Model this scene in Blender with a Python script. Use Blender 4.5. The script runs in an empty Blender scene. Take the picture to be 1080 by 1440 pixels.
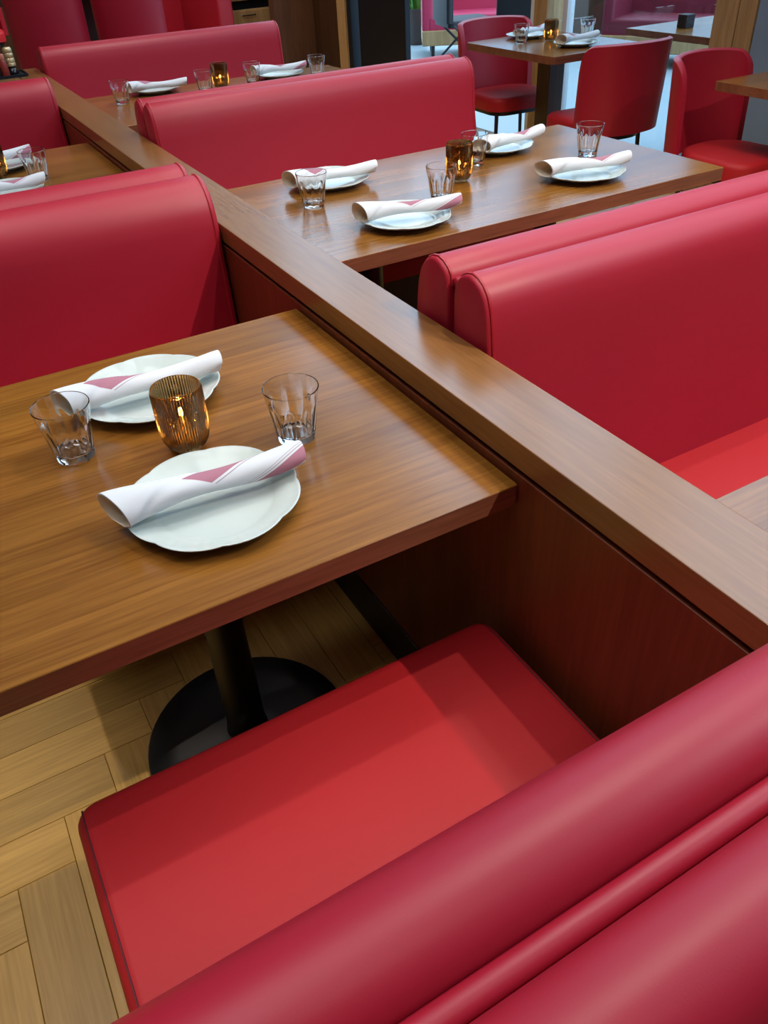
import bpy, bmesh, math, random
from mathutils import Vector, Matrix
PI = math.pi
R = math.radians
random.seed(7)
SC = bpy.context.scene
COL = SC.collection

# ------------------------------------------------------------------ camera
cd = bpy.data.cameras.new('camera')
cam = bpy.data.objects.new('camera', cd)
COL.objects.link(cam)
cd.sensor_fit = 'VERTICAL'; cd.sensor_height = 36.0; cd.lens = 1105.08 / 1440 * 36.0
cd.clip_start = 0.02; cd.clip_end = 200
cam.location = (-0.6004, -0.7153, 1.4181)
cam.rotation_euler = (R(52.242), R(2.606), R(-29.826))
SC.camera = cam

# ------------------------------------------------------------------ world, lights, exposure
w = bpy.data.worlds.new('daylight'); SC.world = w; w.use_nodes = True
bg = w.node_tree.nodes['Background']
bg.inputs[0].default_value = (0.52, 0.76, 1.0, 1); bg.inputs[1].default_value = 3.5
SC.view_settings.view_transform = 'Standard'; SC.view_settings.look = 'None'
SC.view_settings.exposure = 0.16; SC.view_settings.gamma = 1.0
SC.view_settings.use_curve_mapping = False
SC.cycles.max_bounces = 9; SC.cycles.diffuse_bounces = 4; SC.cycles.glossy_bounces = 4; SC.cycles.transmission_bounces = 9; SC.cycles.sample_clamp_indirect = 6.0
CEIL = 5.6
TRACK = 3.25                               # height of the hung spotlights
FX = 3.3                                   # the glazed facade stands at x = FX

def area(name, loc, rot, sx, sy, power, col, portal=False):
    l = bpy.data.lights.new(name, 'AREA'); l.shape = 'RECTANGLE'; l.size = sx; l.size_y = sy
    l.energy = power; l.color = col
    if portal: l.cycles.is_portal = True
    o = bpy.data.objects.new(name, l); COL.objects.link(o); o.location = loc; o.rotation_euler = rot
    return o
area('facade_daylight_portal', (FX + 0.12, 5.87, CEIL / 2), (0, R(90), 0), CEIL, 7.1, 1.0, (1, 1, 1), portal=True)
area('window_daylight_portal', (FX + 0.12, -.83, (CEIL + 2.45) / 2), (0, R(90), 0), CEIL - 2.45, 6.3, 1.0, (1, 1, 1), portal=True)

def spot(name, loc, target, power, col=(1, .90, .78), size=95, rad=.014, blend=.6):
    l = bpy.data.lights.new(name, 'SPOT'); l.energy = power; l.color = col
    l.spot_size = R(size); l.spot_blend = blend; l.shadow_soft_size = rad
    o = bpy.data.objects.new(name, l); COL.objects.link(o); o.location = loc
    d = Vector(target) - Vector(loc); o.rotation_euler = d.to_track_quat('-Z', 'Y').to_euler()
    return o
for i, (x, y, p) in enumerate([(.74, .05, 1.35), (1.16, .91, 1.1), (-1.15, -.95, .2),
                               (.74, 1.95, .35), (1.16, 2.81, .5), (-1.15, 2.85, .6), (1.2, 6.1, .8),
                               (.3, 6.4, 1.2), (2.0, 6.8, 1.5), (1.75, 7.9, 1.6)]):
    spot('overhead_spot', (x, y, TRACK), (x, y + .001, 0), 50 * p)
spot('overhead_spot', (1.35, -1.45, TRACK), (1.25, .15, .55), 225, size=70)
spot('overhead_spot', (-1.15, .95, TRACK), (-1.12, .55, 0), 46, size=54)
spot('overhead_spot', (-.25, -1.75, TRACK), (-.35, -.70, .9), 24, size=24, blend=1)  # added narrow fill spot, only brightens the top of the foreground bench
spot('overhead_spot', (.9, 3.2, TRACK), (.95, 3.55, 0), 50, size=60)
area('overhead_fill', (-1.2, 0.6, CEIL - .02), (0, 0, 0), 2.4, 4.0, 95, (.95, .95, 1))  # added fill light, no real fixture: lifts tabletop reflections and bench tops
area('overhead_fill', (1.6, 2.6, CEIL - .02), (0, 0, 0), 2.0, 3.0, 35, (.95, .95, 1))  # second added fill, for sheen on the right row's bench tops

# ------------------------------------------------------------------ materials
M = {}
def nt(name):
    m = bpy.data.materials.new(name); m.use_nodes = True
    n = m.node_tree.nodes; l = m.node_tree.links
    M[name] = m
    return m, n, l, n['Principled BSDF']
def plain(name, col, rough=.5, metal=0.0, spec=.5, bump=None, coat=0):
    m, n, l, b = nt(name)
    b.inputs['Base Color'].default_value = (*col, 1); b.inputs['Roughness'].default_value = rough
    b.inputs['Metallic'].default_value = metal; b.inputs['Specular IOR Level'].default_value = spec
    if coat: b.inputs['Coat Weight'].default_value = coat; b.inputs['Coat Roughness'].default_value = .1
    tc = n.new('ShaderNodeTexCoord'); nz = n.new('ShaderNodeTexNoise')
    nz.inputs['Scale'].default_value = (bump[0] if bump else 6.0); nz.inputs['Detail'].default_value = 3
    l.new(tc.outputs['Object'], nz.inputs['Vector'])
    if bump:
        bp = n.new('ShaderNodeBump'); bp.inputs['Strength'].default_value = bump[1]; bp.inputs['Distance'].default_value = .001
        l.new(nz.outputs['Fac'], bp.inputs['Height']); l.new(bp.outputs['Normal'], b.inputs['Normal'])
    else:
        mx = n.new('ShaderNodeMix'); mx.data_type = 'RGBA'
        mx.inputs['A'].default_value = (*[c * .93 for c in col], 1); mx.inputs['B'].default_value = (*[min(1, c * 1.05) for c in col], 1)
        l.new(nz.outputs['Fac'], mx.inputs['Factor']); l.new(mx.outputs['Result'], b.inputs['Base Color'])
    return m
def math_node(n, l, op, a, b=None, c=None):
    x = n.new('ShaderNodeMath'); x.operation = op
    for i, v in enumerate((a, b, c)):
        if v is None: continue
        if isinstance(v, (int, float)): x.inputs[i].default_value = v
        else: l.new(v, x.inputs[i])
    return x.outputs[0]
def wood(name, dark, light, axis='x', rough=.3, stave=0.0, vary=.25, rnd=False, uv=False, spec=.5, gscale=1.0):
    """grain runs along axis; stave = width of the glued staves, brightness varies from stave to stave"""
    m, n, l, b = nt(name)
    tc = n.new('ShaderNodeTexCoord'); src = tc.outputs['UV' if uv else 'Object']
    sep = n.new('ShaderNodeSeparateXYZ')
    l.new(src, sep.inputs[0])
    add = n.new('ShaderNodeVectorMath'); add.operation = 'ADD'; l.new(src, add.inputs[0])
    k = {'x': (1.3, 26, 26), 'y': (26, 1.3, 26), 'z': (26, 26, 1.3)}[axis]
    k = tuple(v * gscale for v in k)
    fac_st = None
    if stave:
        q = math_node(n, l, 'FLOOR', math_node(n, l, 'DIVIDE', sep.outputs['Y' if axis == 'x' else 'X'], stave))
        wn = n.new('ShaderNodeTexWhiteNoise'); wn.noise_dimensions = '1D'; l.new(q, wn.inputs['W']); fac_st = wn.outputs['Value']
        cm = n.new('ShaderNodeCombineXYZ'); l.new(math_node(n, l, 'MULTIPLY', fac_st, 7.3), cm.inputs[0]); l.new(math_node(n, l, 'MULTIPLY', fac_st, 3.1), cm.inputs[1])
        l.new(cm.outputs[0], add.inputs[1])
    elif rnd:
        oi = n.new('ShaderNodeObjectInfo'); geo = n.new('ShaderNodeNewGeometry')
        fac_st = oi.outputs['Random'] if rnd == 'object' else geo.outputs['Random Per Island']
        cm = n.new('ShaderNodeCombineXYZ'); l.new(math_node(n, l, 'MULTIPLY', fac_st, 37.0), cm.inputs[0]); l.new(math_node(n, l, 'MULTIPLY', fac_st, 11.0), cm.inputs[1])
        l.new(cm.outputs[0], add.inputs[1])
    mp = n.new('ShaderNodeMapping'); mp.inputs['Scale'].default_value = k; l.new(add.outputs[0], mp.inputs['Vector'])
    n1 = n.new('ShaderNodeTexNoise'); n1.inputs['Scale'].default_value = 1.0; n1.inputs['Detail'].default_value = 5; n1.inputs['Distortion'].default_value = .6
    l.new(mp.outputs[0], n1.inputs['Vector'])
    mp2 = n.new('ShaderNodeMapping'); mp2.inputs['Scale'].default_value = tuple(v * 7 for v in k); l.new(add.outputs[0], mp2.inputs['Vector'])
    n2 = n.new('ShaderNodeTexNoise'); n2.inputs['Scale'].default_value = 1.0; n2.inputs['Detail'].default_value = 3; l.new(mp2.outputs[0], n2.inputs['Vector'])
    f = math_node(n, l, 'ADD', math_node(n, l, 'MULTIPLY', n1.outputs['Fac'], .5), math_node(n, l, 'MULTIPLY', n2.outputs['Fac'], .5))
    rp = n.new('ShaderNodeValToRGB'); rp.color_ramp.elements[0].position = .36; rp.color_ramp.elements[1].position = .66
    rp.color_ramp.elements[0].color = (*dark, 1); rp.color_ramp.elements[1].color = (*light, 1)
    l.new(f, rp.inputs['Fac']); out = rp.outputs['Color']
    if fac_st is not None:
        hs = n.new('ShaderNodeHueSaturation'); l.new(out, hs.inputs['Color'])
        l.new(math_node(n, l, 'ADD', math_node(n, l, 'MULTIPLY', fac_st, vary * 2), 1 - vary), hs.inputs['Value']); out = hs.outputs['Color']
    l.new(out, b.inputs['Base Color'])
    b.inputs['Roughness'].default_value = rough; b.inputs['Specular IOR Level'].default_value = spec
    bp = n.new('ShaderNodeBump'); bp.inputs['Strength'].default_value = .02; bp.inputs['Distance'].default_value = .0003
    l.new(n2.outputs['Fac'], bp.inputs['Height']); l.new(bp.outputs['Normal'], b.inputs['Normal'])
    return m
def leather(name, col, rough=.42, spec=.46):
    m, n, l, b = nt(name)
    tc = n.new('ShaderNodeTexCoord')
    n1 = n.new('ShaderNodeTexNoise'); n1.inputs['Scale'].default_value = 3.0; n1.inputs['Detail'].default_value = 4; l.new(tc.outputs['Object'], n1.inputs['Vector'])
    mx = n.new('ShaderNodeMix'); mx.data_type = 'RGBA'
    mx.inputs['A'].default_value = (*[c * .92 for c in col], 1); mx.inputs['B'].default_value = (*[c * 1.08 for c in col], 1)
    l.new(n1.outputs['Fac'], mx.inputs['Factor']); l.new(mx.outputs['Result'], b.inputs['Base Color'])
    b.inputs['Roughness'].default_value = rough; b.inputs['Specular IOR Level'].default_value = spec
    v = n.new('ShaderNodeTexVoronoi'); v.inputs['Scale'].default_value = 650; l.new(tc.outputs['Object'], v.inputs['Vector'])
    bp = n.new('ShaderNodeBump'); bp.inputs['Strength'].default_value = .05; bp.inputs['Distance'].default_value = .0005
    l.new(v.outputs['Distance'], bp.inputs['Height']); l.new(bp.outputs['Normal'], b.inputs['Normal'])
    return m
def pane_glass(name, tint=(.92, .95, .96), refl=1.0):
    m, n, l, b = nt(name); n.remove(b)
    tr = n.new('ShaderNodeBsdfTransparent'); tr.inputs[0].default_value = (*tint, 1)
    gl = n.new('ShaderNodeBsdfGlossy'); gl.inputs['Roughness'].default_value = 0.0
    g = n.new('ShaderNodeNewGeometry'); dt = n.new('ShaderNodeVectorMath'); dt.operation = 'DOT_PRODUCT'
    l.new(g.outputs['Normal'], dt.inputs[0]); l.new(g.outputs['Incoming'], dt.inputs[1])
    c = math_node(n, l, 'SUBTRACT', 1.0, math_node(n, l, 'ABSOLUTE', dt.outputs['Value']))
    fr = math_node(n, l, 'ADD', math_node(n, l, 'MULTIPLY', math_node(n, l, 'POWER', c, 5.0), .96), .04)
    mx = n.new('ShaderNodeMixShader'); l.new(math_node(n, l, 'MULTIPLY', fr, refl), mx.inputs[0])
    l.new(tr.outputs[0], mx.inputs[1]); l.new(gl.outputs[0], mx.inputs[2]); l.new(mx.outputs[0], n['Material Output'].inputs[0])
    return m
def clear_glass(name, col, rough=0.0, thru=.45):
    """refracting glass; part of the light passes straight through so that thin walls stay bright"""
    m, n, l, b = nt(name)
    b.inputs['Base Color'].default_value = (*col, 1); b.inputs['Transmission Weight'].default_value = 1
    b.inputs['Roughness'].default_value = rough; b.inputs['IOR'].default_value = 1.45
    tr = n.new('ShaderNodeBsdfTransparent'); tr.inputs[0].default_value = (*col, 1)
    mx = n.new('ShaderNodeMixShader'); mx.inputs[0].default_value = thru
    l.new(b.outputs[0], mx.inputs[1]); l.new(tr.outputs[0], mx.inputs[2]); l.new(mx.outputs[0], n['Material Output'].inputs[0])
    return m
def emit(name, col, s):
    m, n, l, b = nt(name)
    b.inputs['Base Color'].default_value = (0, 0, 0, 1); b.inputs['Emission Color'].default_value = (*col, 1); b.inputs['Emission Strength'].default_value = s
    return m

leather('red_leather', (.37, .009, .027), .45)
leather('seat_leather', (.41, .012, .016), .55, .3)
leather('piping_leather', (.36, .008, .018), .42)
plain('seam_thread', (.10, .004, .008), .7)
wood('table_wood', (.16, .056, .007), (.27, .112, .017), 'x', .21, stave=.062, vary=.15, spec=.8)
wood('edge_wood', (.15, .050, .024), (.27, .095, .045), 'x', .35)
wood('cap_wood', (.18, .075, .020), (.255, .115, .034), 'y', .26, gscale=.9, spec=.85)
wood('panel_wood', (.115, .024, .007), (.185, .042, .013), 'z', .36, gscale=.7)
wood('dark_wood', (.035, .014, .007), (.075, .032, .014), 'z', .4)
wood('brown_wood', (.09, .036, .017), (.15, .062, .030), 'z', .4)
wood('oak_wood', (.34, .205, .085), (.52, .34, .16), 'z', .45)
wood('plank_wood', (.43, .235, .042), (.63, .36, .082), 'x', .42, rnd='object', vary=.12, uv=True, gscale=.8)
wood('plank_wood_field', (.43, .235, .042), (.63, .36, .082), 'x', .42, rnd='island', vary=.12, uv=True, gscale=.8)
plain('subfloor', (.10, .065, .03), .8)
plain('black_metal', (.012, .012, .013), .38, spec=.5)
plain('black_paint', (.006, .009, .014), .5, spec=.25)
plain('plinth_black', (.014, .011, .010), .5)
plain('porcelain', (.53, .60, .575), .10)
plain('ceiling_paint', (.80, .79, .76), .8)
plain('wall_paint', (.16, .12, .09), .8)
plain('bluegrey_paint', (.21, .31, .44), .6)
plain('facade_stone', (.42, .52, .60), .8)
plain('cream_paint', (.62, .58, .48), .7)
plain('white_metal', (.72, .78, .82), .4)
plain('paver', (.33, .42, .46), .45, bump=(60, .4))
plain('pot_clay', (.09, .065, .055), .7)
plain('leaf_green', (.10, .30, .035), .5)
plain('hedge_dark', (.015, .03, .015), .7)
plain('wax', (.85, .72, .5), .5)
plain('tin', (.7, .7, .7), .3, metal=1)
plain('brass', (.62, .48, .26), .35, metal=.6)
plain('copper_lid', (.45, .13, .08), .35)
plain('dark_bottle', (.012, .010, .012), .12)
plain('bottle_red', (.25, .03, .02), .3)
plain('sling_black', (.015, .016, .02), .6)
plain('outdoor_wine', (.16, .012, .03), .6)
plain('outdoor_pink', (.50, .03, .09), .6)
clear_glass('tumbler_glass', (.99, .995, .995), thru=0.0)
clear_glass('amber_glass', (.52, .32, .14), thru=.15)
def ribbed_tint():
    m = M['amber_glass']; n = m.node_tree.nodes; l = m.node_tree.links; b = n['Principled BSDF']
    tc = n.new('ShaderNodeTexCoord'); sp = n.new('ShaderNodeSeparateXYZ'); l.new(tc.outputs['Object'], sp.inputs[0])
    a = math_node(n, l, 'MULTIPLY', math_node(n, l, 'ARCTAN2', sp.outputs['Y'], sp.outputs['X']), 56.0)
    f = math_node(n, l, 'ADD', math_node(n, l, 'MULTIPLY', math_node(n, l, 'COSINE', a), .5), .5)
    mx = n.new('ShaderNodeMix'); mx.data_type = 'RGBA'; mx.inputs['A'].default_value = (.84, .60, .30, 1); mx.inputs['B'].default_value = (.10, .05, .022, 1)
    l.new(f, mx.inputs['Factor']); l.new(mx.outputs['Result'], b.inputs['Base Color'])
    for q in n:
        if q.type == 'BSDF_TRANSPARENT': l.new(mx.outputs['Result'], q.inputs[0])
ribbed_tint()
pane_glass('window_glass')
emit('flame', (1, .72, .30), 30)

def napkin_material(name, second):
    m, n, l, b = nt(name)
    tc = n.new('ShaderNodeTexCoord'); sp = n.new('ShaderNodeSeparateXYZ'); l.new(tc.outputs['UV'], sp.inputs[0])
    # u = metres along the roll, v = radians round it; the woven stripe runs on the bias
    s = math_node(n, l, 'ADD', sp.outputs['X'], math_node(n, l, 'MULTIPLY', sp.outputs['Y'], .040))
    fold = math_node(n, l, 'GREATER_THAN', math_node(n, l, 'SUBTRACT', sp.outputs['X'], math_node(n, l, 'MULTIPLY', sp.outputs['Y'], .034)), .098)
    def band(c, h):
        return math_node(n, l, 'LESS_THAN', math_node(n, l, 'ABSOLUTE', math_node(n, l, 'SUBTRACT', s, c)), h)
    wide = math_node(n, l, 'MAXIMUM', math_node(n, l, 'MULTIPLY', band(.135, .040), fold), math_node(n, l, 'MULTIPLY', band(.304, .024), second))
    thin = math_node(n, l, 'MAXIMUM', math_node(n, l, 'MULTIPLY', band(.1855, .0022), fold), math_node(n, l, 'MULTIPLY', math_node(n, l, 'MAXIMUM', band(.271, .0018), band(.262, .0012)), second))
    wv = n.new('ShaderNodeTexNoise'); wv.inputs['Scale'].default_value = 700; l.new(tc.outputs['Object'], wv.inputs['Vector'])
    c1 = n.new('ShaderNodeMix'); c1.data_type = 'RGBA'; c1.inputs['A'].default_value = (.64, .67, .71, 1); c1.inputs['B'].default_value = (.30, .22, .27, 1)
    l.new(math_node(n, l, 'MULTIPLY', thin, .75), c1.inputs['Factor'])
    c2 = n.new('ShaderNodeMix'); c2.data_type = 'RGBA'; c2.inputs['B'].default_value = (.36, .105, .165, 1); l.new(c1.outputs['Result'], c2.inputs['A'])
    l.new(math_node(n, l, 'MULTIPLY', wide, .9), c2.inputs['Factor'])
    l.new(c2.outputs['Result'], b.inputs['Base Color']); b.inputs['Roughness'].default_value = .85
    bp = n.new('ShaderNodeBump'); bp.inputs['Strength'].default_value = .2; bp.inputs['Distance'].default_value = .0006
    l.new(wv.outputs['Fac'], bp.inputs['Height']); l.new(bp.outputs['Normal'], b.inputs['Normal'])
napkin_material('napkin_cloth', 1.0)
napkin_material('napkin_cloth_single', 0.0)
plain('napkin_inside', (.72, .66, .52), .85)

# ------------------------------------------------------------------ mesh helpers
class MB:
    def __init__(s): s.v = []; s.f = []; s.uv = None
    def box(s, x0, x1, y0, y1, z0, z1):
        b = len(s.v)
        s.v += [(x0, y0, z0), (x1, y0, z0), (x1, y1, z0), (x0, y1, z0), (x0, y0, z1), (x1, y0, z1), (x1, y1, z1), (x0, y1, z1)]
        s.f += [tuple(b + i for i in q) for q in ((0, 3, 2, 1), (4, 5, 6, 7), (0, 1, 5, 4), (1, 2, 6, 5), (2, 3, 7, 6), (3, 0, 4, 7))]
        return s
    def loft(s, loops, closed=True, cap0=True, cap1=True, wrap=False):
        b = len(s.v); n = len(loops[0])
        for lp in loops: s.v += [tuple(p) for p in lp]
        m = len(loops)
        for i in range(m if wrap else m - 1):
            i2 = (i + 1) % m
            for j in range(n if closed else n - 1):
                k = (j + 1) % n
                s.f.append((b + i * n + j, b + i * n + k, b + i2 * n + k, b + i2 * n + j))
        if cap0: s.f.append(tuple(b + j for j in reversed(range(n))))
        if cap1: s.f.append(tuple(b + (m - 1) * n + j for j in range(n)))
        return s
    def tube(s, path, r, k=8, caps=True):
        loops = []; P = [Vector(p) for p in path]; rad = r if isinstance(r, (list, tuple)) else [r] * len(P)
        prev = None
        for i, p in enumerate(P):
            t = (P[min(i + 1, len(P) - 1)] - P[max(i - 1, 0)]).normalized()
            if prev is None: a = t.orthogonal().normalized()
            else: a = (prev - t * prev.dot(t)).normalized()
            prev = a; c = t.cross(a)
            loops.append([p + (a * math.cos(2 * PI * q / k) + c * math.sin(2 * PI * q / k)) * rad[i] for q in range(k)])
        return s.loft(loops, True, caps, caps)
    def lathe(s, prof, k=32, cx=0, cy=0, fn=None):
        """prof: [(r, z)]; fn(theta, r, z) may change the radius"""
        loops = []
        for (r, z) in prof:
            loops.append([(cx + (fn(2 * PI * q / k, r, z) if fn else r) * math.cos(2 * PI * q / k),
                           cy + (fn(2 * PI * q / k, r, z) if fn else r) * math.sin(2 * PI * q / k), z) for q in range(k)])
        return s.loft(loops, True, prof[0][0] > 1e-5, prof[-1][0] > 1e-5)
    def mesh(s, name, smooth=None, bevel=0, seg=2):
        me = bpy.data.meshes.new(name); me.from_pydata(s.v, [], s.f)
        bm = bmesh.new(); bm.from_mesh(me)
        if bevel:
            bmesh.ops.bevel(bm, geom=[e for e in bm.edges if e.calc_face_angle(0) > .5], offset=bevel, segments=seg, affect='EDGES', profile=.5)
        bmesh.ops.recalc_face_normals(bm, faces=bm.faces); bm.to_mesh(me); bm.free()
        if smooth is not None:
            me.polygons.foreach_set('use_smooth', [True] * len(me.polygons))
            me.set_sharp_from_angle(angle=R(smooth))
        return me
    def build(s, name, mat, parent=None, smooth=None, bevel=0, seg=2, loc=(0, 0, 0)):
        return link(name, s.mesh(name, smooth, bevel, seg), mat, parent, loc)
def link(name, me, mat=None, parent=None, loc=(0, 0, 0), rz=0):
    if mat is not None and not me.materials: me.materials.append(M[mat])
    o = bpy.data.objects.new(name, me); COL.objects.link(o); o.parent = parent; o.location = loc; o.rotation_euler = (0, 0, rz)
    return o
def thing(name, label, cat, loc=(0, 0, 0), rz=0, group=None):
    o = bpy.data.objects.new(name, None); COL.objects.link(o); o.location = loc; o.rotation_euler = (0, 0, rz)
    o.empty_display_size = .1
    return tag(o, label, cat, group)
def tag(o, label, cat, group=None):
    o['label'] = label; o['category'] = cat
    if group: o['group'] = group
    return o
def struct(o, label=None):
    o['kind'] = 'structure'
    if label: o['label'] = label
    return o
def dup(o, loc, rz=0, label=None, parent=None):
    c = o.copy(); COL.objects.link(c); c.parent = parent
    if loc is not None: c.location = loc; c.rotation_euler = (0, 0, rz)
    if label: c['label'] = label
    for ch in list(o.children): dup(ch, None, 0, None, c)
    return c
def rrect(x0, x1, y0, y1, rad, z, k=5, ins=0.0):
    """rounded rectangle loop; rad = radii at (x0y0, x1y0, x1y1, x0y1)"""
    pts = []
    cs = [(x0, y0, 180, rad[0]), (x1, y0, 270, rad[1]), (x1, y1, 0, rad[2]), (x0, y1, 90, rad[3])]
    for (x, y, a, r) in cs:
        cx = x + (r if x == x0 else -r); cy = y + (r if y == y0 else -r); rr = max(r - ins, .0005)
        if r < ins: cx = x + (ins if x == x0 else -ins); cy = y + (ins if y == y0 else -ins)
        for q in range(k + 1):
            t = R(a + 90 * q / k); pts.append((cx + rr * math.cos(t), cy + rr * math.sin(t), z))
    return pts
def cushion(x0, x1, y0, y1, z0, z1, rad, soft=.018, k=5, crown=0.0):
    mb = MB(); lp = []
    for q in range(5):
        t = R(90 * q / 4); lp.append(rrect(x0, x1, y0, y1, rad, z0 + .5 * soft * (1 - math.sin(t)), k, .5 * soft * (1 - math.sin(PI / 2 - t)) if False else .5 * soft * (1 - math.sin(t))))
    for q in range(6):
        t = R(90 * q / 5); lp.append(rrect(x0, x1, y0, y1, rad, z1 - soft * (1 - math.sin(t)), k, soft * (1 - math.cos(t))))
    return mb.loft(lp)

# ------------------------------------------------------------------ the setting
fl = MB().box(-4, FX + .05, -4, 9.4, -.06, -.012).build('floor', 'subfloor'); struct(fl, 'light oak herringbone floor')
PW, PL = .107, .642
def plank_mesh(name, l, wd, ox=0, oy=0):
    g = .0004; c = .0010; mb = MB()
    mb.loft([[(g, g, -.012), (l - g, g, -.012), (l - g, wd - g, -.012), (g, wd - g, -.012)],
             [(g, g, -c), (l - g, g, -c), (l - g, wd - g, -c), (g, wd - g, -c)],
             [(g + c, g + c, 0), (l - g - c, g + c, 0), (l - g - c, wd - g - c, 0), (g + c, wd - g - c, 0)]], cap0=False)
    return mb
planks = []
for a in range(-120, 121):
    for b in range(-14, 15):
        hx = -.78 - PL + a * PW + b * PL; hy = .2865 + a * PW - b * PL
        for (x0, y0, vert) in ((hx, hy, False), (hx + PL, hy + PW - PL, True)):
            x1 = x0 + (PW if vert else PL); y1 = y0 + (PL if vert else PW)
            if x0 < -3.9 or x1 > FX - .01 or y0 < -3.9 or y1 > 9.3: continue
            planks.append((x0, y0, vert))
def pkey(p):
    cx, cy = p[0] + .2, p[1] + .2
    seen = -1.7 < cx < .1 and -.5 < cy < 1.3
    far = 1.9 < cx < 3.2 and 2.1 < cy < 3.6
    return (0 if seen else 1 if far else 2, math.hypot(cx + .6, cy))
planks.sort(key=pkey)
pm = plank_mesh('plank', PL, PW).mesh('plank')
uvl = pm.uv_layers.new(name='UVMap')
for lp in pm.loops: co = pm.vertices[lp.vertex_index].co; uvl.data[lp.index].uv = (co.x, co.y)
pm.materials.append(M['plank_wood'])
for (x, y, vert) in planks[:300]:
    link('plank', pm, None, fl, (x + (PW if vert else 0), y, 0), R(90) if vert else 0)
field = MB(); fuv = []
base = plank_mesh('p', PL, PW)
for (x, y, vert) in planks[300:]:
    o = len(field.v); r = random.random() * 9
    for v in base.v:
        field.v.append((x + PW - v[1], y + v[0], v[2]) if vert else (x + v[0], y + v[1], v[2])); fuv.append((v[0] + r, v[1]))
    field.f += [tuple(o + i for i in f) for f in base.f]
fm = bpy.data.meshes.new('plank_field'); fm.from_pydata(field.v, [], field.f); fm.materials.append(M['plank_wood_field'])
ul = fm.uv_layers.new(name='UVMap')
for lp in fm.loops: ul.data[lp.index].uv = fuv[lp.vertex_index]
fo = link('plank_field', fm, None, fl); fo['kind'] = 'stuff'

struct(MB().box(FX + .05, 22, -14, 26, -.08, -.015).build('terrace_floor', 'paver'), 'grey stone paving of the terrace outside')
struct(MB().box(-4.15, FX + .2, -4.15, 9.55, CEIL, CEIL + .15).build('ceiling', 'ceiling_paint'))
struct(MB().box(-4.15, -4, -4, 9.4, 0, CEIL).build('wall_left', 'wall_paint'))
struct(MB().box(-4.15, 1.6, 9.4, 9.55, 0, CEIL).box(1.6, FX + .1, 9.4, 9.55, 0, 2.2).build('wall_back', 'brown_wood'))
struct(MB().box(1.6, FX + .1, 9.4, 9.55, 2.2, CEIL).build('wall_back_upper', 'ceiling_paint'))
struct(MB().box(-4.15, FX + .1, -4.15, -4, 0, CEIL).build('wall_front', 'wall_paint'))
struct(MB().box(2.87, FX + .04, 7.52, 7.64, 0, 2.17).build('wall_corner', 'brown_wood'), 'dark brown wood panelled wall beside the glazed doors')

def post(name, y0, y1, mat, x0=FX - .06, x1=FX + .08, z0=0, z1=CEIL, label=None):
    return struct(MB().box(x0, x1, y0, y1, z0, z1).build(name, mat, bevel=.004), label)
g = MB().box(FX - .004, FX + .004, 7.5, 9.4, 2.17, CEIL).build('window_6', 'window_glass'); struct(g)
struct(MB().box(FX - .01, FX + .1, 7.64, 9.4, 0, 2.17).build('wall_far_right', 'brown_wood'))
post('trim_1', 6.77, 6.93, 'oak_wood', label='tan oak post beside the black door')
post('trim_2', 6.70, 6.775, 'black_paint', FX - .04, FX + .06, z1=2.1, label='black door jamb beside the oak post')
post('trim_3', 4.085, 4.14, 'white_metal', FX - .03, FX + .03, label='pale metal jamb of the terrace doorway')
post('trim_4', 3.94, 4.07, 'oak_wood', label='oak post beside the terrace doorway')
post('trim_5', 3.775, 3.82, 'white_metal', FX - .03, FX + .03, label='slim grey window mullion')
post('trim_6', 2.455, 2.60, 'oak_wood', label='oak window post behind the red chair')
post('trim_7', 2.345, 2.449, 'oak_wood', label='oak window post cover board')
struct(MB().box(FX - .05, FX + .10, -4, 2.340, 0, 2.45).build('wall_right', 'bluegrey_paint'), 'plain blue-grey wall at the right edge beside the oak window post')
d = MB().box(FX - .02, FX + .03, 5.775, 6.583, 0, 2.10).build('door_1', 'black_paint', bevel=.004); struct(d, 'black door leaf folded open at the facade')
d = MB().box(FX - .02, FX + .03, 6.932, 7.52, 0, 2.10).build('door_2', 'dark_wood', bevel=.004); struct(d, 'dark brown door beside the oak post')
for i, (y0, y1) in enumerate([(3.825, 3.935), (2.605, 3.77)]):
    g = MB().box(FX - .004, FX + .004, y0, y1, .06, CEIL).build('window_%d' % (i + 1), 'window_glass'); struct(g)
    s_ = MB().box(FX - .04, FX + .04, y0, y1, 0, .06).build('window_sill', 'black_metal', g)
g = MB().box(FX - .004, FX + .004, -3.95, 2.34, 2.45, CEIL).build('window_4', 'window_glass'); struct(g)
g = MB().box(FX - .004, FX + .004, 5.775, 7.5, 2.17, CEIL).build('window_3', 'window_glass'); struct(g)
struct(MB().box(FX - .03, FX + .03, 4.14, 7.52, 2.10, 2.17).build('trim_8', 'black_metal', bevel=.004))

# ------------------------------------------------------------------ low divider between the two rows of booths
CW = .1228; CT = .815
dv = thing('booth_divider', 'long low wooden divider wall with broad flat cap between booth rows', 'divider', (0, 0, 0))
MB().box(0, CW, -1.6, 4.31, .7715, CT).build('cap', 'cap_wood', dv, bevel=.0015)
MB().box(.012, CW - .012, -1.58, 4.29, .10, .7715).build('core', 'plinth_black', dv)
MB().box(0, .0125, -1.6, 4.31, .128, .7624).build('side_panel', 'panel_wood', dv, bevel=.001)
MB().box(CW - .0125, CW, -1.6, 4.31, .128, .7624).build('side_panel', 'panel_wood', dv, bevel=.001)
MB().box(-.004, CW + .004, -1.6, 4.31, 0, .1265).build('plinth', 'plinth_black', dv, bevel=.002)

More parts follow.
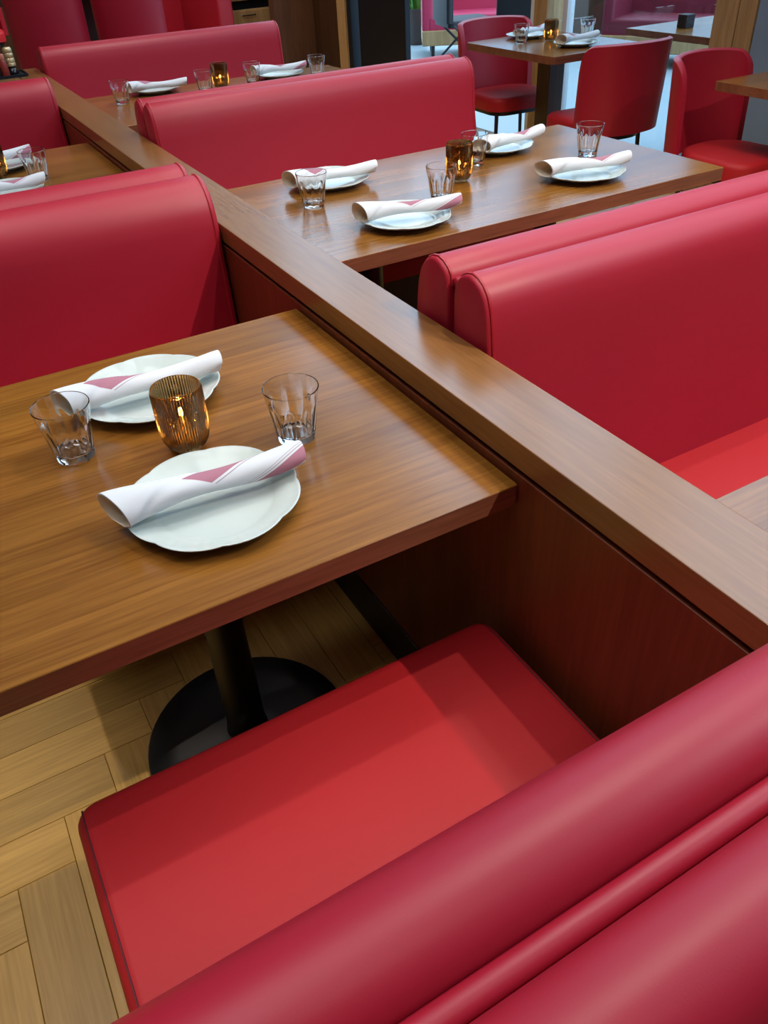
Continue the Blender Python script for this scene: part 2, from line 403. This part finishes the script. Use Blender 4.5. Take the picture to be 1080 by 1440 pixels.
# ------------------------------------------------------------------ booth benches
PROF_L = [(.010, .42), (.010, .876), (.014, .891), (.026, .903), (.045, .912), (.066, .916), (.088, .913), (.108, .904), (.126, .889), (.140, .868), (.149, .843), (.154, .81), (.159, .74), (.170, .58), (.186, .42)]
PROF_R = [(.010, .42), (.010, .885), (.013, .902), (.022, .914), (.036, .922), (.052, .926), (.068, .923), (.083, .915), (.096, .900), (.104, .880), (.110, .85), (.114, .815), (.122, .74), (.150, .58), (.182, .42)]
def bench(label, joint, faces_plus, x0, x1, sx0, sx1, prof, group, welt=False, seat_z=.462, solid_back=None):
    cx = (x0 + x1) / 2
    t = thing('booth_bench', label, 'bench', (cx, joint, 0), PI if faces_plus else 0, group)
    # local frame: the front of the bench looks to -y, the joint with its twin is y = 0
    if faces_plus: a0, a1, s0, s1 = cx - x1, cx - x0, cx - sx1, cx - sx0
    else: a0, a1, s0, s1 = x0 - cx, x1 - cx, sx0 - cx, sx1 - cx
    if solid_back: prof = [(solid_back, .42), (solid_back, .80), (solid_back + .01, .87), (solid_back + .03, .905)] + [p for p in prof if p[0] > .04]
    oc = sum(p[0] for p in prof) / len(prof); zc = .70
    def lp(x, k):
        out = []
        for (o, z) in prof:
            d = Vector((oc - o, zc - z)); d.normalize(); out.append((x, -(o + d.x * k), z + d.y * k))
        return out
    mb = MB(); e = .010
    mb.loft([lp(a0, .008), lp(a0 + .002, .004), lp(a0 + .005, .0015), lp(a0 + e, 0)] + [lp(a0 + e + (a1 - a0 - 2 * e) * q / 10, 0) for q in range(1, 10)] +
            [lp(a1 - e, 0), lp(a1 - .005, .0015), lp(a1 - .002, .004), lp(a1, .008)])
    bk = mb.build('backrest', 'red_leather', t, smooth=50)
    for x in (a0 + .011, a1 - .011):
        MB().tube([(x, -o + .0, z) for (o, z) in prof[1:]], .0030, 6).build('piping', 'piping_leather', bk, smooth=60)
    wz = prof[1][1] + .008
    if welt:
        MB().tube([(a0 + .010, 0, wz), (a0 + .013, 0, wz)] + [(a0 + .05 + (a1 - a0 - .1) * q / 6, 0, wz) for q in range(7)] + [(a1 - .013, 0, wz), (a1 - .010, 0, wz)], [.006] + [.0105] * 9 + [.006], 12).build('welt', 'red_leather', bk, smooth=60)
    yb, yf = -.150, -.602
    se = cushion(s0, s1, yf, yb, seat_z - .115, seat_z, (.032, .032, .004, .004), .020).build('seat_cushion', 'seat_leather', t, smooth=50)
    for (x, sg) in ((s0, 1), (s1, -1)):
        xx = x + sg * .0125
        MB().tube([(xx, yf + .005, seat_z - .040), (xx, yf + .0075, seat_z - .010), (xx, yf + .022, seat_z - .0011), (xx, yf + .06, seat_z - .0009), (xx, -.19, seat_z - .0009)], .0014, 5).build('seam', 'seam_thread', se)
    MB().box(s0 + .03, s1 - .03, -.56, -.012, .0, seat_z - .112).build('base', 'dark_wood', t, bevel=.003)
    MB().box(a0 + .012, a1 - .012, -.150, -.012, seat_z - .114, .44).build('back_support', 'dark_wood', t)
    return t
LX = (-.712, -.006, -.712, -.020)
RX = (.131, 1.432, .136, 1.430)
bench('red leather bench in the foreground corner, seat facing the nearest candle table', -.560, True, *LX, PROF_R, 'red booth benches', welt=True)
bench('red leather bench backrest cropped by the lower right corner, behind the foreground bench', -.560, False, *LX, PROF_R, 'red booth benches')
bench('red leather bench just behind the nearest candle table, left of the divider', 1.342, False, *LX, PROF_L, 'red booth benches', welt=True)
bench('red leather bench whose rolled top edge shows behind the left bench backrest', 1.342, True, *LX, PROF_L, 'red booth benches')
bench('small red leather bench end at left edge, behind the far left table', 3.238, False, *LX, PROF_L, 'red booth benches')
bench('large red leather bench at the right edge with bright red seat beside divider', .378, False, *RX, PROF_R, 'red booth benches', welt=True)
bench('red leather bench back facing the four-place table, behind the right-edge bench', .378, True, *RX, PROF_R, 'red booth benches')
bench('long red leather bench behind the four-place table in the centre', 2.268, False, *RX, PROF_R, 'red booth benches', welt=True)
bench('red leather bench backing onto the centre bench, facing the farther table', 2.268, True, *RX, PROF_R, 'red booth benches')
bench('farthest red leather bench at the end of the divider, upper left', 4.165, False, *RX, PROF_R, 'red booth benches', solid_back=-.075)

# ------------------------------------------------------------------ tables
TT, TH = .75, .037
def table(label, x0, x1, y0, y1, legs, square=False, corner=.003, group='wooden restaurant tables', name='restaurant_table'):
    cx, cy = (x0 + x1) / 2, (y0 + y1) / 2
    t = thing(name, label, 'table', (cx, cy, 0), 0, group)
    hx, hy = (x1 - x0) / 2, (y1 - y0) / 2
    mb = MB(); rr = (corner,) * 4
    mb.loft([rrect(-hx, hx, -hy, hy, rr, TT - TH, 4, .001), rrect(-hx, hx, -hy, hy, rr, TT - TH + .001, 4), rrect(-hx, hx, -hy, hy, rr, TT - .0012, 4), rrect(-hx, hx, -hy, hy, rr, TT, 4, .0012)])
    top = mb.build('tabletop', 'table_wood', t, smooth=35); top.data.materials.append(M['edge_wood'])
    for p in top.data.polygons:
        if abs(p.normal.z) < .5: p.material_index = 1      # edge banding of darker wood
    for lx in legs:
        if square:
            MB().box(lx - .055, lx + .055, -.055, .055, .02, TT - TH - .012).build('column', 'dark_wood', t, bevel=.004)
            MB().box(lx - .24, lx + .24, -.24, .24, 0, .02).build('base_plate', 'black_metal', t, bevel=.004)
        else:
            MB().lathe([(.045, .03), (.040, .06), (.038, .3), (.038, TT - TH - .02)], 24, lx, 0).build('column', 'black_metal', t, smooth=40)
            MB().lathe([(.215, 0), (.217, .006), (.212, .013), (.15, .022), (.06, .032), (.05, .034)], 48, lx, 0).build('base_disc', 'black_metal', t, smooth=50)
        MB().box(lx - .16, lx + .16, -.16, .16, TT - TH - .014, TT - TH - .0005).build('mounting_plate', 'black_metal', t)
    return t
table('square wooden table nearest the viewer with lit candle and two place settings', -.765, -.003, 0, .76, [0])
table('wooden table at the left edge beyond the left bench, with pale blue-lit napkins', -.765, -.003, 1.898, 2.658, [0])
table('long wooden four-place table right of the divider, with blue window reflection', CW + .004, 1.491, .950, 1.709, [-.33, .33])
table('wooden table between the centre bench and farthest bench', CW + .004, 1.491, 2.848, 3.607, [-.33, .33])
table('wooden table corner peeking in at the right edge beside bright red seat', CW + .004, 1.491, -.948, -.176, [-.33, .33])
table('small square wooden table by the window with two red chairs', 2.446, 3.10, 2.90, 3.70, [0], True, .03)
table('wooden table corner at right edge in front of the rightmost chair', 2.505, 3.20, 1.09, 1.890, [0], True, .004)
table('wooden terrace table seen through the window pane', 3.44, 4.30, 2.66, 3.42, [0], True, .004)

# ------------------------------------------------------------------ tableware
def plate_mesh():
    N = 96
    def rim(th, k): return 1 + k * (.038 * (abs(math.cos(4 * th)) ** .75) - .019)
    prof = [(.0, .0055, 0), (.05, .0050, 0), (.078, .0060, 0), (.085, .0085, .2), (.092, .0125, .5), (.108, .0175, .9), (.118, .0205, 1), (.1205, .0222, 1), (.1222, .0215, 1), (.1215, .0196, 1), (.108, .0140, .9), (.09, .0085, .5), (.076, .0030, 0), (.072, .0, 0), (.068, .0, 0), (.066, .0020, 0), (.0, .0020, 0)]
    mb = MB(); loops = []
    for (r, z, k) in prof:
        lp = []
        for q in range(N):
            th = 2 * PI * q / N; rr = max(r, .0004) * rim(th, k)
            zz = z + (0.0009 * math.cos(40 * th) if .1 < r < .12 and k > .8 else 0)
            lp.append((rr * math.cos(th), rr * math.sin(th), zz))
        loops.append(lp)
    return mb.loft(loops).mesh('plate', smooth=60)
PLATE = plate_mesh(); PLATE.materials.append(M['porcelain'])
def tumbler_mesh():
    N = 72; F = 9; mb = MB(); loops = []
    def rad(r, z, th, amt):
        a = ((th / (2 * PI) * F) % 1 - .5) * 2 * PI / F
        return r * (1 - amt + amt * math.cos(PI / F) / math.cos(a))
    outer = [(.0265, 0), (.0290, .0015), (.0302, .006), (.0328, .020), (.0352, .036), (.0376, .052), (.0390, .0625), (.0400, .068), (.0416, .078), (.0433, .088), (.0436, .0915), (.0430, .0928)]
    inner = [(.0420, .0922), (.0414, .086), (.0393, .072), (.0374, .063), (.0350, .050), (.0325, .036), (.0292, .018), (.0262, .0135), (.016, .0120), (.0004, .0128)]
    for (r, z) in outer:
        amt = 0 if z < .003 or z > .069 else min(1, (z - .003) / .006) if z < .06 else .8 if z < .0640 else .25
        loops.append([(rad(r, z, 2 * PI * q / N, amt * 1.0) * math.cos(2 * PI * q / N), rad(r, z, 2 * PI * q / N, amt) * math.sin(2 * PI * q / N), z) for q in range(N)])
    for (r, z) in inner:
        loops.append([(r * math.cos(2 * PI * q / N), r * math.sin(2 * PI * q / N), z) for q in range(N)])
    return mb.loft(loops).mesh('tumbler', smooth=14)
TUMBLER = tumbler_mesh(); TUMBLER.materials.append(M['tumbler_glass'])
def candle_mesh():
    K = 56; N = K * 6; mb = MB(); loops = []
    outer = [(.021, 0), (.0245, .002), (.030, .009), (.0345, .018), (.0370, .028), (.0381, .0375), (.0378, .039), (.0381, .0405), (.0384, .055), (.0384, .0695), (.0380, .071), (.0384, .0725), (.0384, .100), (.0382, .1055), (.0374, .107)]
    inner = [(.0364, .1055), (.0358, .099), (.0355, .06), (.0352, .035), (.031, .018), (.024, .0095), (.0004, .0085)]
    for (r, z) in outer:
        am = .0014 if .004 < z < .102 else 0
        loops.append([((r + am * math.cos(K * 2 * PI * q / N)) * math.cos(2 * PI * q / N), (r + am * math.cos(K * 2 * PI * q / N)) * math.sin(2 * PI * q / N), z) for q in range(N)])
    for (r, z) in inner:
        loops.append([(r * math.cos(2 * PI * q / N), r * math.sin(2 * PI * q / N), z) for q in range(N)])
    return mb.loft(loops).mesh('ribbed_glass', smooth=70)
CANDLE = candle_mesh(); CANDLE.materials.append(M['amber_glass'])
WAX = MB().lathe([(.0190, .0092), (.0195, .012), (.0195, .0215), (.0185, .0215), (.018, .019), (.0004, .0185)], 24).mesh('tealight', 40); WAX.materials.append(M['wax'])
FLAME = MB().lathe([(.0004, .0235), (.0022, .0255), (.0034, .029), (.0026, .034), (.0004, .041)], 12).mesh('flame', 60); FLAME.materials.append(M['flame'])
WICK = MB().tube([(0, 0, .0186), (.0002, 0, .0255)], .0006, 5).mesh('wick'); WICK.materials.append(M['black_metal'])
def napkin_mesh(seed, du=0.0, cloth='napkin_cloth'):
    rnd = random.Random(seed); Lh = .268; NU, NV = 44, 40; mb = MB(); uvs = []; loops = []
    ph = [rnd.uniform(0, 6) for _ in range(4)]
    def radius(u):
        t = u / Lh
        return .0265 - .0055 * math.sin(PI * min(1, t * 1.05)) - .0085 * t + .0008 * math.sin(9 * t + ph[0])
    def pt(u, th, k=1.0):
        t = u / Lh; r = radius(u) * k
        step = ((th + (u - .10) / .040 + ph[1] * .1) / (2 * PI)) % 1
        r *= 1.0 + .15 * step + .045 * math.sin(2 * th + 8 * t + ph[2]) + .022 * math.sin(3 * th - 13 * t + ph[1]) + .014 * math.sin(5 * th + 17 * t + ph[3])
        bend = .004 * math.sin(PI * t + ph[0] * .2)
        y = -math.sin(th) * r * 1.08 + bend; z = math.cos(th) * r * .86 + .0025 * math.sin(2.2 * PI * t)
        sh = max(0, 1 - t * 3.2); z += .002 * max(0, t - .75) / .25
        return (u - Lh / 2 - sh * .42 * y - sh * .10 * z + max(0, t - .7) * .9 * z, y, max(z, -radius(u) * .74))
    seq = [(.018, .72, True), (.006, .80, True), (.0, .93, True)]
    us = [Lh * i / (NU - 1) for i in range(NU)]
    verts = []
    def ring(u, k, shift=0.0): return [(p[0] + shift, p[1], p[2]) for p in (pt(u, 2 * PI * j / NV, k) for j in range(NV))]
    rings = [(0, .60, .040), (0, .70, .016), (0, .80, .004), (0, .93, -.0005)] + [(u, 1, 0) for u in us] + [(Lh, .86, .001), (Lh, .66, -.003), (Lh, .42, -.012)]
    for (u, k, s) in rings: loops.append(ring(u, k, s))
    mb.loft(loops)
    me = bpy.data.meshes.new('napkin'); me.from_pydata(mb.v, [], mb.f)
    uv = me.uv_layers.new(name='UVMap')
    for p in me.polygons:
        js = [me.loops[i].vertex_index % NV for i in p.loop_indices]; wrap = max(js) - min(js) > NV / 2
        for i in p.loop_indices:
            vi = me.loops[i].vertex_index; j = vi % NV; u = rings[vi // NV][0]
            if wrap and j == 0: j = NV
            th = 2 * PI * j / NV
            if th > 4.4 or (th == 4.4): th -= 2 * PI
            uv.data[i].uv = (u + du, th)
    me.polygons.foreach_set('use_smooth', [True] * len(me.polygons)); me.set_sharp_from_angle(angle=R(48))
    bm = bmesh.new(); bm.from_mesh(me); bmesh.ops.recalc_face_normals(bm, faces=bm.faces); bm.to_mesh(me); bm.free()
    me.materials.append(M[cloth]); me.materials.append(M['napkin_inside'])
    for p in me.polygons:
        if max(me.loops[i].vertex_index // NV for i in p.loop_indices) <= 3: p.material_index = 1
    return me
NAPKINS = [napkin_mesh(3), napkin_mesh(8, .055, 'napkin_cloth_single'), napkin_mesh(15, -.045, 'napkin_cloth_single')]
cnt = [0]
def plate(x, y, label, rz=0):
    o = link('scalloped_plate', PLATE, None, None, (x, y, TT), rz); return tag(o, label, 'plate', 'white scalloped plates')
def napkin(x0, y0, x1, y1, label, k=None, z=None):
    me = NAPKINS[cnt[0] % 3 if k is None else k]; cnt[0] += 1
    o = link('rolled_napkin', me, None, None, ((x0 + x1) / 2, (y0 + y1) / 2, z or TT + .0425), math.atan2(y1 - y0, x1 - x0))
    return tag(o, label, 'napkin', 'rolled striped napkins')
def tumbler(x, y, label, rz=0):
    o = link('faceted_tumbler', TUMBLER, None, None, (x, y, TT + .0003), rz); return tag(o, label, 'glass', 'clear faceted water tumblers')
def candle(x, y, label, power=1.0):
    t = thing('candle_holder', label, 'candle', (x, y, TT + .0003), 0, 'amber ribbed glass candle holders')
    link('ribbed_glass', CANDLE, None, t); wx = link('tealight', WAX, None, t); link('wick', WICK, None, wx); link('flame', FLAME, None, wx)
    l = bpy.data.lights.new('candle_flame', 'POINT'); l.energy = .55 * power; l.color = (1, .60, .22); l.shadow_soft_size = .006
    lo = bpy.data.objects.new('candle_flame_light', l); COL.objects.link(lo); lo.parent = t; lo.location = (0, 0, .046)
    return t
# nearest table
plate(-.392, .193, 'white scalloped plate at the near edge of the nearest table', .15)
napkin(-.522, .198, -.262, .186, 'rolled white napkin with mauve stripe on nearest plate, open end left', 0)
plate(-.377, .562, 'white scalloped plate behind the lit candle on the nearest table', .5)
napkin(-.522, .538, -.254, .536, 'rolled napkin behind the candle, on the nearest table far plate', 1)
tumbler(-.533, .440, 'empty clear tumbler at left of the candle, front of the far plate', .2)
tumbler(-.218, .292, 'empty clear tumbler right of the candle, nearest the divider')
candle(-.373, .368, 'lit ribbed amber candle glass between the two plates on the nearest table', 1.0)
# table at the left edge
plate(-.388, 2.100, 'plate cut by the left edge on the far left table, nearer one', .3)
napkin(-.535, 2.03, -.272, 2.045, 'pale blue-lit napkin roll at the left edge, just above bench top', 2)
plate(-.345, 2.475, 'plate on the far left table behind the amber candle', .1)
napkin(-.500, 2.43, -.240, 2.47, 'napkin roll at left edge behind the amber candle on far left table', 0)
tumbler(-.262, 2.215, 'clear tumbler on the far left table beside the napkin rolls')
candle(-.375, 2.33, 'amber candle glass cut by the left edge on the far left table', .6)
# four-place table
plate(.472, 1.555, 'plate at far left of the four-place table, against the centre bench', .2)
napkin(.333, 1.522, .594, 1.488, 'napkin roll on the far left plate of the four-place table', 1)
plate(.472, 1.105, 'plate at near left of the four-place table', .6)
napkin(.348, 1.118, .603, 1.050, 'napkin roll with two mauve stripes at near left of four-place table', 0)
plate(1.100, 1.560, 'plate at far right of the four-place table beside the candle', .4)
napkin(.992, 1.482, 1.246, 1.526, 'napkin roll at far right of four-place table behind the tumbler', 2)
plate(1.105, 1.138, 'plate at near right of the four-place table', .1)
napkin(.965, 1.142, 1.226, 1.092, 'napkin roll with one mauve stripe at near right of four-place table', 2)
tumbler(.338, 1.380, 'clear tumbler in front of the far left plate on four-place table')
tumbler(.652, 1.204, 'clear tumbler in front of the amber candle on four-place table', .3)
tumbler(.937, 1.452, 'clear tumbler behind the amber candle on four-place table', .1)
tumbler(1.282, 1.315, 'clear tumbler at right of four-place table behind striped napkin', .2)
candle(.800, 1.335, 'lit amber candle glass in the middle of the four-place table', .8)
# farther table
plate(.520, 3.520, 'plate at left of the farther table by the farthest bench', .3)
napkin(.388, 3.450, .640, 3.405, 'napkin roll at left of the farther table by the farthest bench', 1)
plate(1.145, 3.450, 'plate at right of the farther table by the farthest bench', .5)
napkin(1.010, 3.440, 1.272, 3.415, 'napkin roll at right of the farther table, between two tumblers', 0)
tumbler(.318, 3.345, 'clear tumbler at left end of the farther table near divider')
tumbler(.708, 3.320, 'clear tumbler left of the candle on the farther table, half hidden by bench', .2)
tumbler(.968, 3.366, 'clear tumbler right of the candle on the farther table', .3)
tumbler(1.290, 3.310, 'clear tumbler at right end of the farther table', .1)
candle(.808, 3.378, 'lit amber candle glass on the farther table behind the centre bench', .8)
# window table
plate(2.800, 3.570, 'plate at the back of the window table, left of its candle', .1)
napkin(2.690, 3.500, 2.940, 3.580, 'napkin roll at the back of the window table', 2)
plate(2.780, 3.115, 'plate at the front of the window table, right of its candle', .4)
napkin(2.650, 3.085, 2.915, 3.105, 'napkin roll at the front of the window table', 1)
tumbler(2.640, 3.420, 'clear tumbler at left of the window table')
tumbler(3.030, 3.310, 'clear tumbler at right of the window table', .2)
candle(2.798, 3.352, 'lit amber candle glass on the small window table', .8)

# ------------------------------------------------------------------ chairs
def chair(label, x, y, rz, seat_z=.465, top_z=.825, wid=.258, name='dining_chair', group='red wraparound dining chairs', deep=.185):
    t = thing(name, label, 'chair', (x, y, 0), rz, group)     # front looks to -y
    a, b, bb = wid, deep, .150; NT, NZ = 40, 10; zb = seat_z - .055
    def pt(th, q, off):
        e = min(1, max(0, (abs(th) - R(66)) / R(30))); zt = top_z - .11 * (1 - math.sqrt(max(0, 1 - e * e))) - .015 * (abs(th) / R(96)) ** 2
        z = zb + (zt - zb) * q; fl = 1 + .10 * (z - zb) / (top_z - zb)
        return (math.sin(th) * (a - off) * (.90 + .10 * fl * fl), (b + .06 - bb) + math.cos(th) * (bb - off) * fl + .015 * q, z)
    mb = MB(); loops = []
    for i in range(NT + 1):
        th = R(-96 + 192 * i / NT)
        lp = [pt(th, q / NZ, 0) for q in range(NZ + 1)]
        top = pt(th, 1, .015); lp.append((top[0], top[1], top[2] + .008))
        lp += [pt(th, q / NZ, .032) for q in range(NZ, -1, -1)]
        loops.append(lp)
    mb.loft(loops).build('backrest', 'red_leather', t, smooth=55)
    cushion(-a + .03, a - .03, -.26, b - .03, seat_z - .075, seat_z, (.10, .10, .16, .16), .028, 6).build('seat', 'seat_leather', t, smooth=50)
    cushion(-a + .05, a - .05, -.24, b - .04, seat_z - .100, seat_z - .072, (.09, .09, .15, .15), .006, 6).build('seat_frame', 'black_metal', t, smooth=40)
    for (sx, sy) in ((-1, -1), (1, -1), (-1, 1), (1, 1)):
        X, Y = sx * (a - .075), (-.205 if sy < 0 else b - .10)
        MB().tube([(X, Y, seat_z - .09), (X * 1.10, Y * 1.12, 0)], [.013, .009], 6).build('leg', 'black_metal', t, smooth=40)
    if seat_z > .6:
        MB().tube([(-a + .07, -.21, .28), (a - .07, -.21, .28)], .009, 8).build('footrest', 'black_metal', t)
    return t
chair('red wraparound chair at the far side of the window table', 2.765, 3.72, R(-4))
chair('red wraparound chair seen from behind, at the near side of window table', 2.705, 2.76, R(176))
chair('rightmost red wraparound chair facing the table corner at right edge', 2.630, 1.88, R(2), wid=.228)
chair('tall dark red high-backed chair at top left, behind the condiment tray', .340, 5.00, R(182), .70, 1.24, .215, 'counter_chair', 'tall red counter chairs')
chair('tall dark red high-backed chair at top, right of its twin', .822, 5.02, R(183), .70, 1.24, .210, 'counter_chair', 'tall red counter chairs')
chair('bright pink-red tall chair facing forward, cut by the top left edge', .21, 7.75, R(-8), .72, 1.18, .265, 'counter_chair', 'tall red counter chairs')

# bar table whose black column shows between the tall chairs
t = thing('bar_table', 'black bar table column between the two tall chairs', 'table', (.70, 5.75, 0))
MB().box(-.75, .75, -.32, .32, 1.02, 1.06).build('tabletop', 'dark_wood', t, bevel=.004)
MB().box(-.09, .09, -.09, .09, .03, 1.02).build('column', 'black_metal', t, bevel=.004)
MB().box(-.3, .3, -.25, .25, 0, .03).build('base_plate', 'black_metal', t, bevel=.004)

# red banquette and oak cabinet at the back
t = thing('wall_banquette', 'bright red banquette with upright side panel at the back wall', 'bench', (1.75, 8.5, 0))
cushion(-.85, .62, -.30, .30, .32, .47, (.03, .03, .01, .01), .02).build('seat_cushion', 'seat_leather', t, smooth=50)
cushion(-.85, .62, .12, .34, .44, 1.25, (.03, .03, .01, .01), .03).build('backrest', 'red_leather', t, smooth=50)
cushion(.56, .71, -.98, .30, .0, 1.25, (.02, .02, .02, .02), .02).build('side_panel', 'red_leather', t, smooth=50)
MB().box(-.82, .56, -.24, .3, 0, .33).build('base', 'dark_wood', t)
t = thing('service_cabinet', 'light oak service cabinet with black slot at the top edge', 'cabinet', (3.02, 8.55, 0))
MB().box(-.30, .26, 0, .5, 0, .60).build('body', 'oak_wood', t, bevel=.003)
MB().box(-.285, .245, -.018, 0, .05, .59).build('door', 'oak_wood', t, bevel=.003)
MB().box(-.30, .26, -.01, .5, .68, .72).build('top', 'oak_wood', t, bevel=.003)
MB().box(-.28, .24, .02, .5, .60, .68).build('slot', 'black_paint', t)
MB().tube([(-.10, -.018, .555), (-.09, -.035, .548), (.05, -.035, .548), (.06, -.018, .555)], .006, 6).build('handle', 'black_metal', t)
struct(MB().box(2.62, 2.70, 8.42, 9.4, 0, 2.2).build('trim_9', 'cream_paint'), 'pale wall edge beside the oak cabinet')

# side station and condiment tray at the end of the left row
t = thing('side_station', 'wooden side station top at the end of the divider under the tray', 'cabinet', (-.5, 3.85, 0))
MB().box(-.45, .497, -.40, .46, .78, CT).build('top', 'cap_wood', t, bevel=.002)
MB().box(-.43, .49, -.38, .44, .06, .78).build('body', 'panel_wood', t, bevel=.002)
MB().box(-.40, .48, -.35, .41, 0, .06).build('plinth', 'plinth_black', t)
t = MB().loft([rrect(-.13, .13, -.09, .09, (.01,) * 4, 0), rrect(-.13, .13, -.09, .09, (.01,) * 4, .012), rrect(-.13, .13, -.09, .09, (.01,) * 4, .012, 5, .006), rrect(-.13, .13, -.09, .09, (.01,) * 4, .004, 5, .008)]).build('serving_tray', 'black_paint', None, smooth=30, loc=(-.085, 4.135, CT))
tag(t, 'black condiment tray at the top left corner holding bottles', 'tray')
def bottle(name, label, x, y, prof, mat, capprof, capmat, cat='bottle'):
    t = thing(name, label, cat, (x, y, CT + .0045), 0, 'bottles on the condiment tray')
    MB().lathe(prof, 24).build('body', mat, t, smooth=40); MB().lathe(capprof, 20).build('lid', capmat, t, smooth=40)
    return t
bottle('pepper_mill', 'pale wooden pepper mill with ringed body on the tray', -.010, 4.155, [(.024, 0), (.028, .004), (.028, .012), (.018, .026), (.020, .034)], 'dark_bottle',
       [(.020, .034), (.0235, .036), (.0235, .048), (.0215, .051), (.0240, .054), (.0235, .068), (.0215, .071), (.0235, .074), (.0230, .090), (.0210, .093), (.0228, .096), (.0215, .112), (.016, .118), (.0004, .119)], 'brass', 'mill')
bottle('sauce_bottle', 'small red sauce bottle beside the pale pepper mill', -.052, 4.115, [(.020, 0), (.021, .003), (.019, .055), (.014, .070), (.012, .074)], 'bottle_red', [(.0145, .074), (.0145, .092), (.012, .096), (.0004, .097)], 'copper_lid')
bottle('oil_bottle', 'dark glossy bottle at the left edge of the condiment tray', -.105, 4.10, [(.030, 0), (.031, .004), (.031, .050), (.024, .066), (.013, .078), (.013, .092)], 'dark_bottle', [(.015, .092), (.015, .104), (.0004, .105)], 'tin')
bottle('glass_cruet', 'tall dark cruet at the left edge behind the sauce bottle', -.085, 4.175, [(.022, 0), (.023, .004), (.023, .070), (.014, .088), (.013, .100)], 'dark_bottle', [(.016, .100), (.016, .118), (.0004, .120)], 'bottle_red')

# ------------------------------------------------------------------ terrace things beyond the facade
t = thing('plant_pot', 'tapered dark pot with bright green plant outside the doorway', 'planter', (5.45, 9.12, -.015))
MB().lathe([(.10, 0), (.11, .01), (.16, .36), (.17, .39), (.15, .39), (.145, .36), (.0004, .35)], 28).build('pot', 'pot_clay', t, smooth=40)
mb = MB(); rnd = random.Random(4)
for i in range(90):
    a = rnd.uniform(0, 2 * PI); rr = rnd.uniform(.0, .17); h = rnd.uniform(.12, .42); o = rnd.uniform(.06, .2); wv = rnd.uniform(.012, .022)
    bx, by = rr * math.cos(a) * .6, rr * math.sin(a) * .6; d = Vector((math.cos(a), math.sin(a), 0)); sd = Vector((-math.sin(a), math.cos(a), 0))
    lps = []
    for q in range(5):
        f = q / 4; c = Vector((bx, by, .345 + h * f)) + d * (o * f * f); ww = wv * math.sin(PI * (.12 + .86 * f))
        lps.append([c - sd * ww, c + sd * ww + d * .002])
    mb.loft(lps, closed=False, cap0=False, cap1=False)
lv = mb.build('foliage', 'leaf_green', t); lv['kind'] = 'stuff'
def sofa(label, x, y, rz, L=1.5, mat='outdoor_pink'):
    t = thing('terrace_sofa', label, 'sofa', (x, y, -.015), rz, 'terrace sofas')
    MB().box(0, L, 0, .75, .13, .28).build('base', 'oak_wood', t, bevel=.01)
    cushion(.05, L - .02, .02, .62, .28, .42, (.03,) * 4, .03).build('seat_cushion', mat, t, smooth=50)
    cushion(.05, L - .02, .55, .75, .40, .85, (.04,) * 4, .04).build('backrest', mat, t, smooth=50)
    cushion(.0, .12, .02, .75, .28, .60, (.03,) * 4, .03).build('armrest', mat, t, smooth=50)
    for (xx, yy) in ((.12, .08), (L - .1, .08), (.12, .66), (L - .1, .66)): MB().tube([(xx, yy, .14), (xx, yy, 0)], [.025, .018], 8).build('leg', 'black_metal', t)
    return t
sofa('pink terrace sofa on pale wood base beside the potted plant', 4.83, 8.0, R(-31))
sofa('dark pink terrace sofa seen through the window glass', 5.85, 6.25, R(-62), 1.15, 'outdoor_wine')
def sling(label, x, y, rz):
    t = thing('sling_chair', label, 'chair', (x, y, -.015), rz, 'black terrace chairs')
    cushion(-.25, .25, -.25, .25, .42, .48, (.06,) * 4, .02).build('seat', 'sling_black', t, smooth=50)
    cushion(-.25, .25, .20, .27, .46, .86, (.03,) * 4, .02).build('backrest', 'sling_black', t, smooth=50)
    for sx in (-1, 1):
        MB().tube([(sx * .24, .20, .44), (sx * .27, -.30, 0)], .012, 8).build('leg', 'black_metal', t)
        MB().tube([(sx * .24, -.20, .44), (sx * .27, .30, 0)], .012, 8).build('leg', 'black_metal', t)
    return t
sling('black crossed-leg terrace chair in front of the pink sofa', 4.75, 7.05, R(75))
sling('black crossed-leg terrace chair near the doorway jamb, right one', 5.35, 6.75, R(110))
o = MB().box(-.035, .035, -.035, .035, 0, .07).build('table_lantern', 'black_paint', None, bevel=.004, loc=(3.66, 3.16, TT)); tag(o, 'small dark square holder on the terrace table', 'lantern')
struct(MB().box(16, 22, -14, 26, 0, 9.5).build('street_building', 'facade_stone', bevel=.02), 'pale stone building across the street')
for i, (x, y, l) in enumerate([(7.5, 9.6, 3.2), (7.8, 6.2, 3.0), (7.8, 3.0, 3.0)]):
    mb = MB(); rnd = random.Random(i)
    t = thing('planter_hedge', ['dark hedge in a trough at the far side of the terrace, behind the sofa', 'dark hedge beyond the window glass', 'dark hedge beyond the window, toward the right post'][i], 'hedge', (x, y, -.015), 0, 'terrace hedges')
    MB().box(-.25, .25, -l / 2, l / 2, 0, .45).build('trough', 'dark_wood', t, bevel=.01)
    for q in range(900):
        c = Vector((rnd.uniform(-.25, .25), rnd.uniform(-l / 2, l / 2), rnd.uniform(.45, 1.35))); n = Vector((rnd.gauss(0, 1), rnd.gauss(0, 1), rnd.gauss(0, 1))).normalized(); a = n.orthogonal().normalized() * .05; b2 = n.cross(a) * .7
        k = len(mb.v); mb.v += [tuple(c - a), tuple(c + b2), tuple(c + a), tuple(c - b2)]; mb.f.append((k, k + 1, k + 2, k + 3))
    lv = mb.build('foliage', 'hedge_dark', t); lv['kind'] = 'stuff'
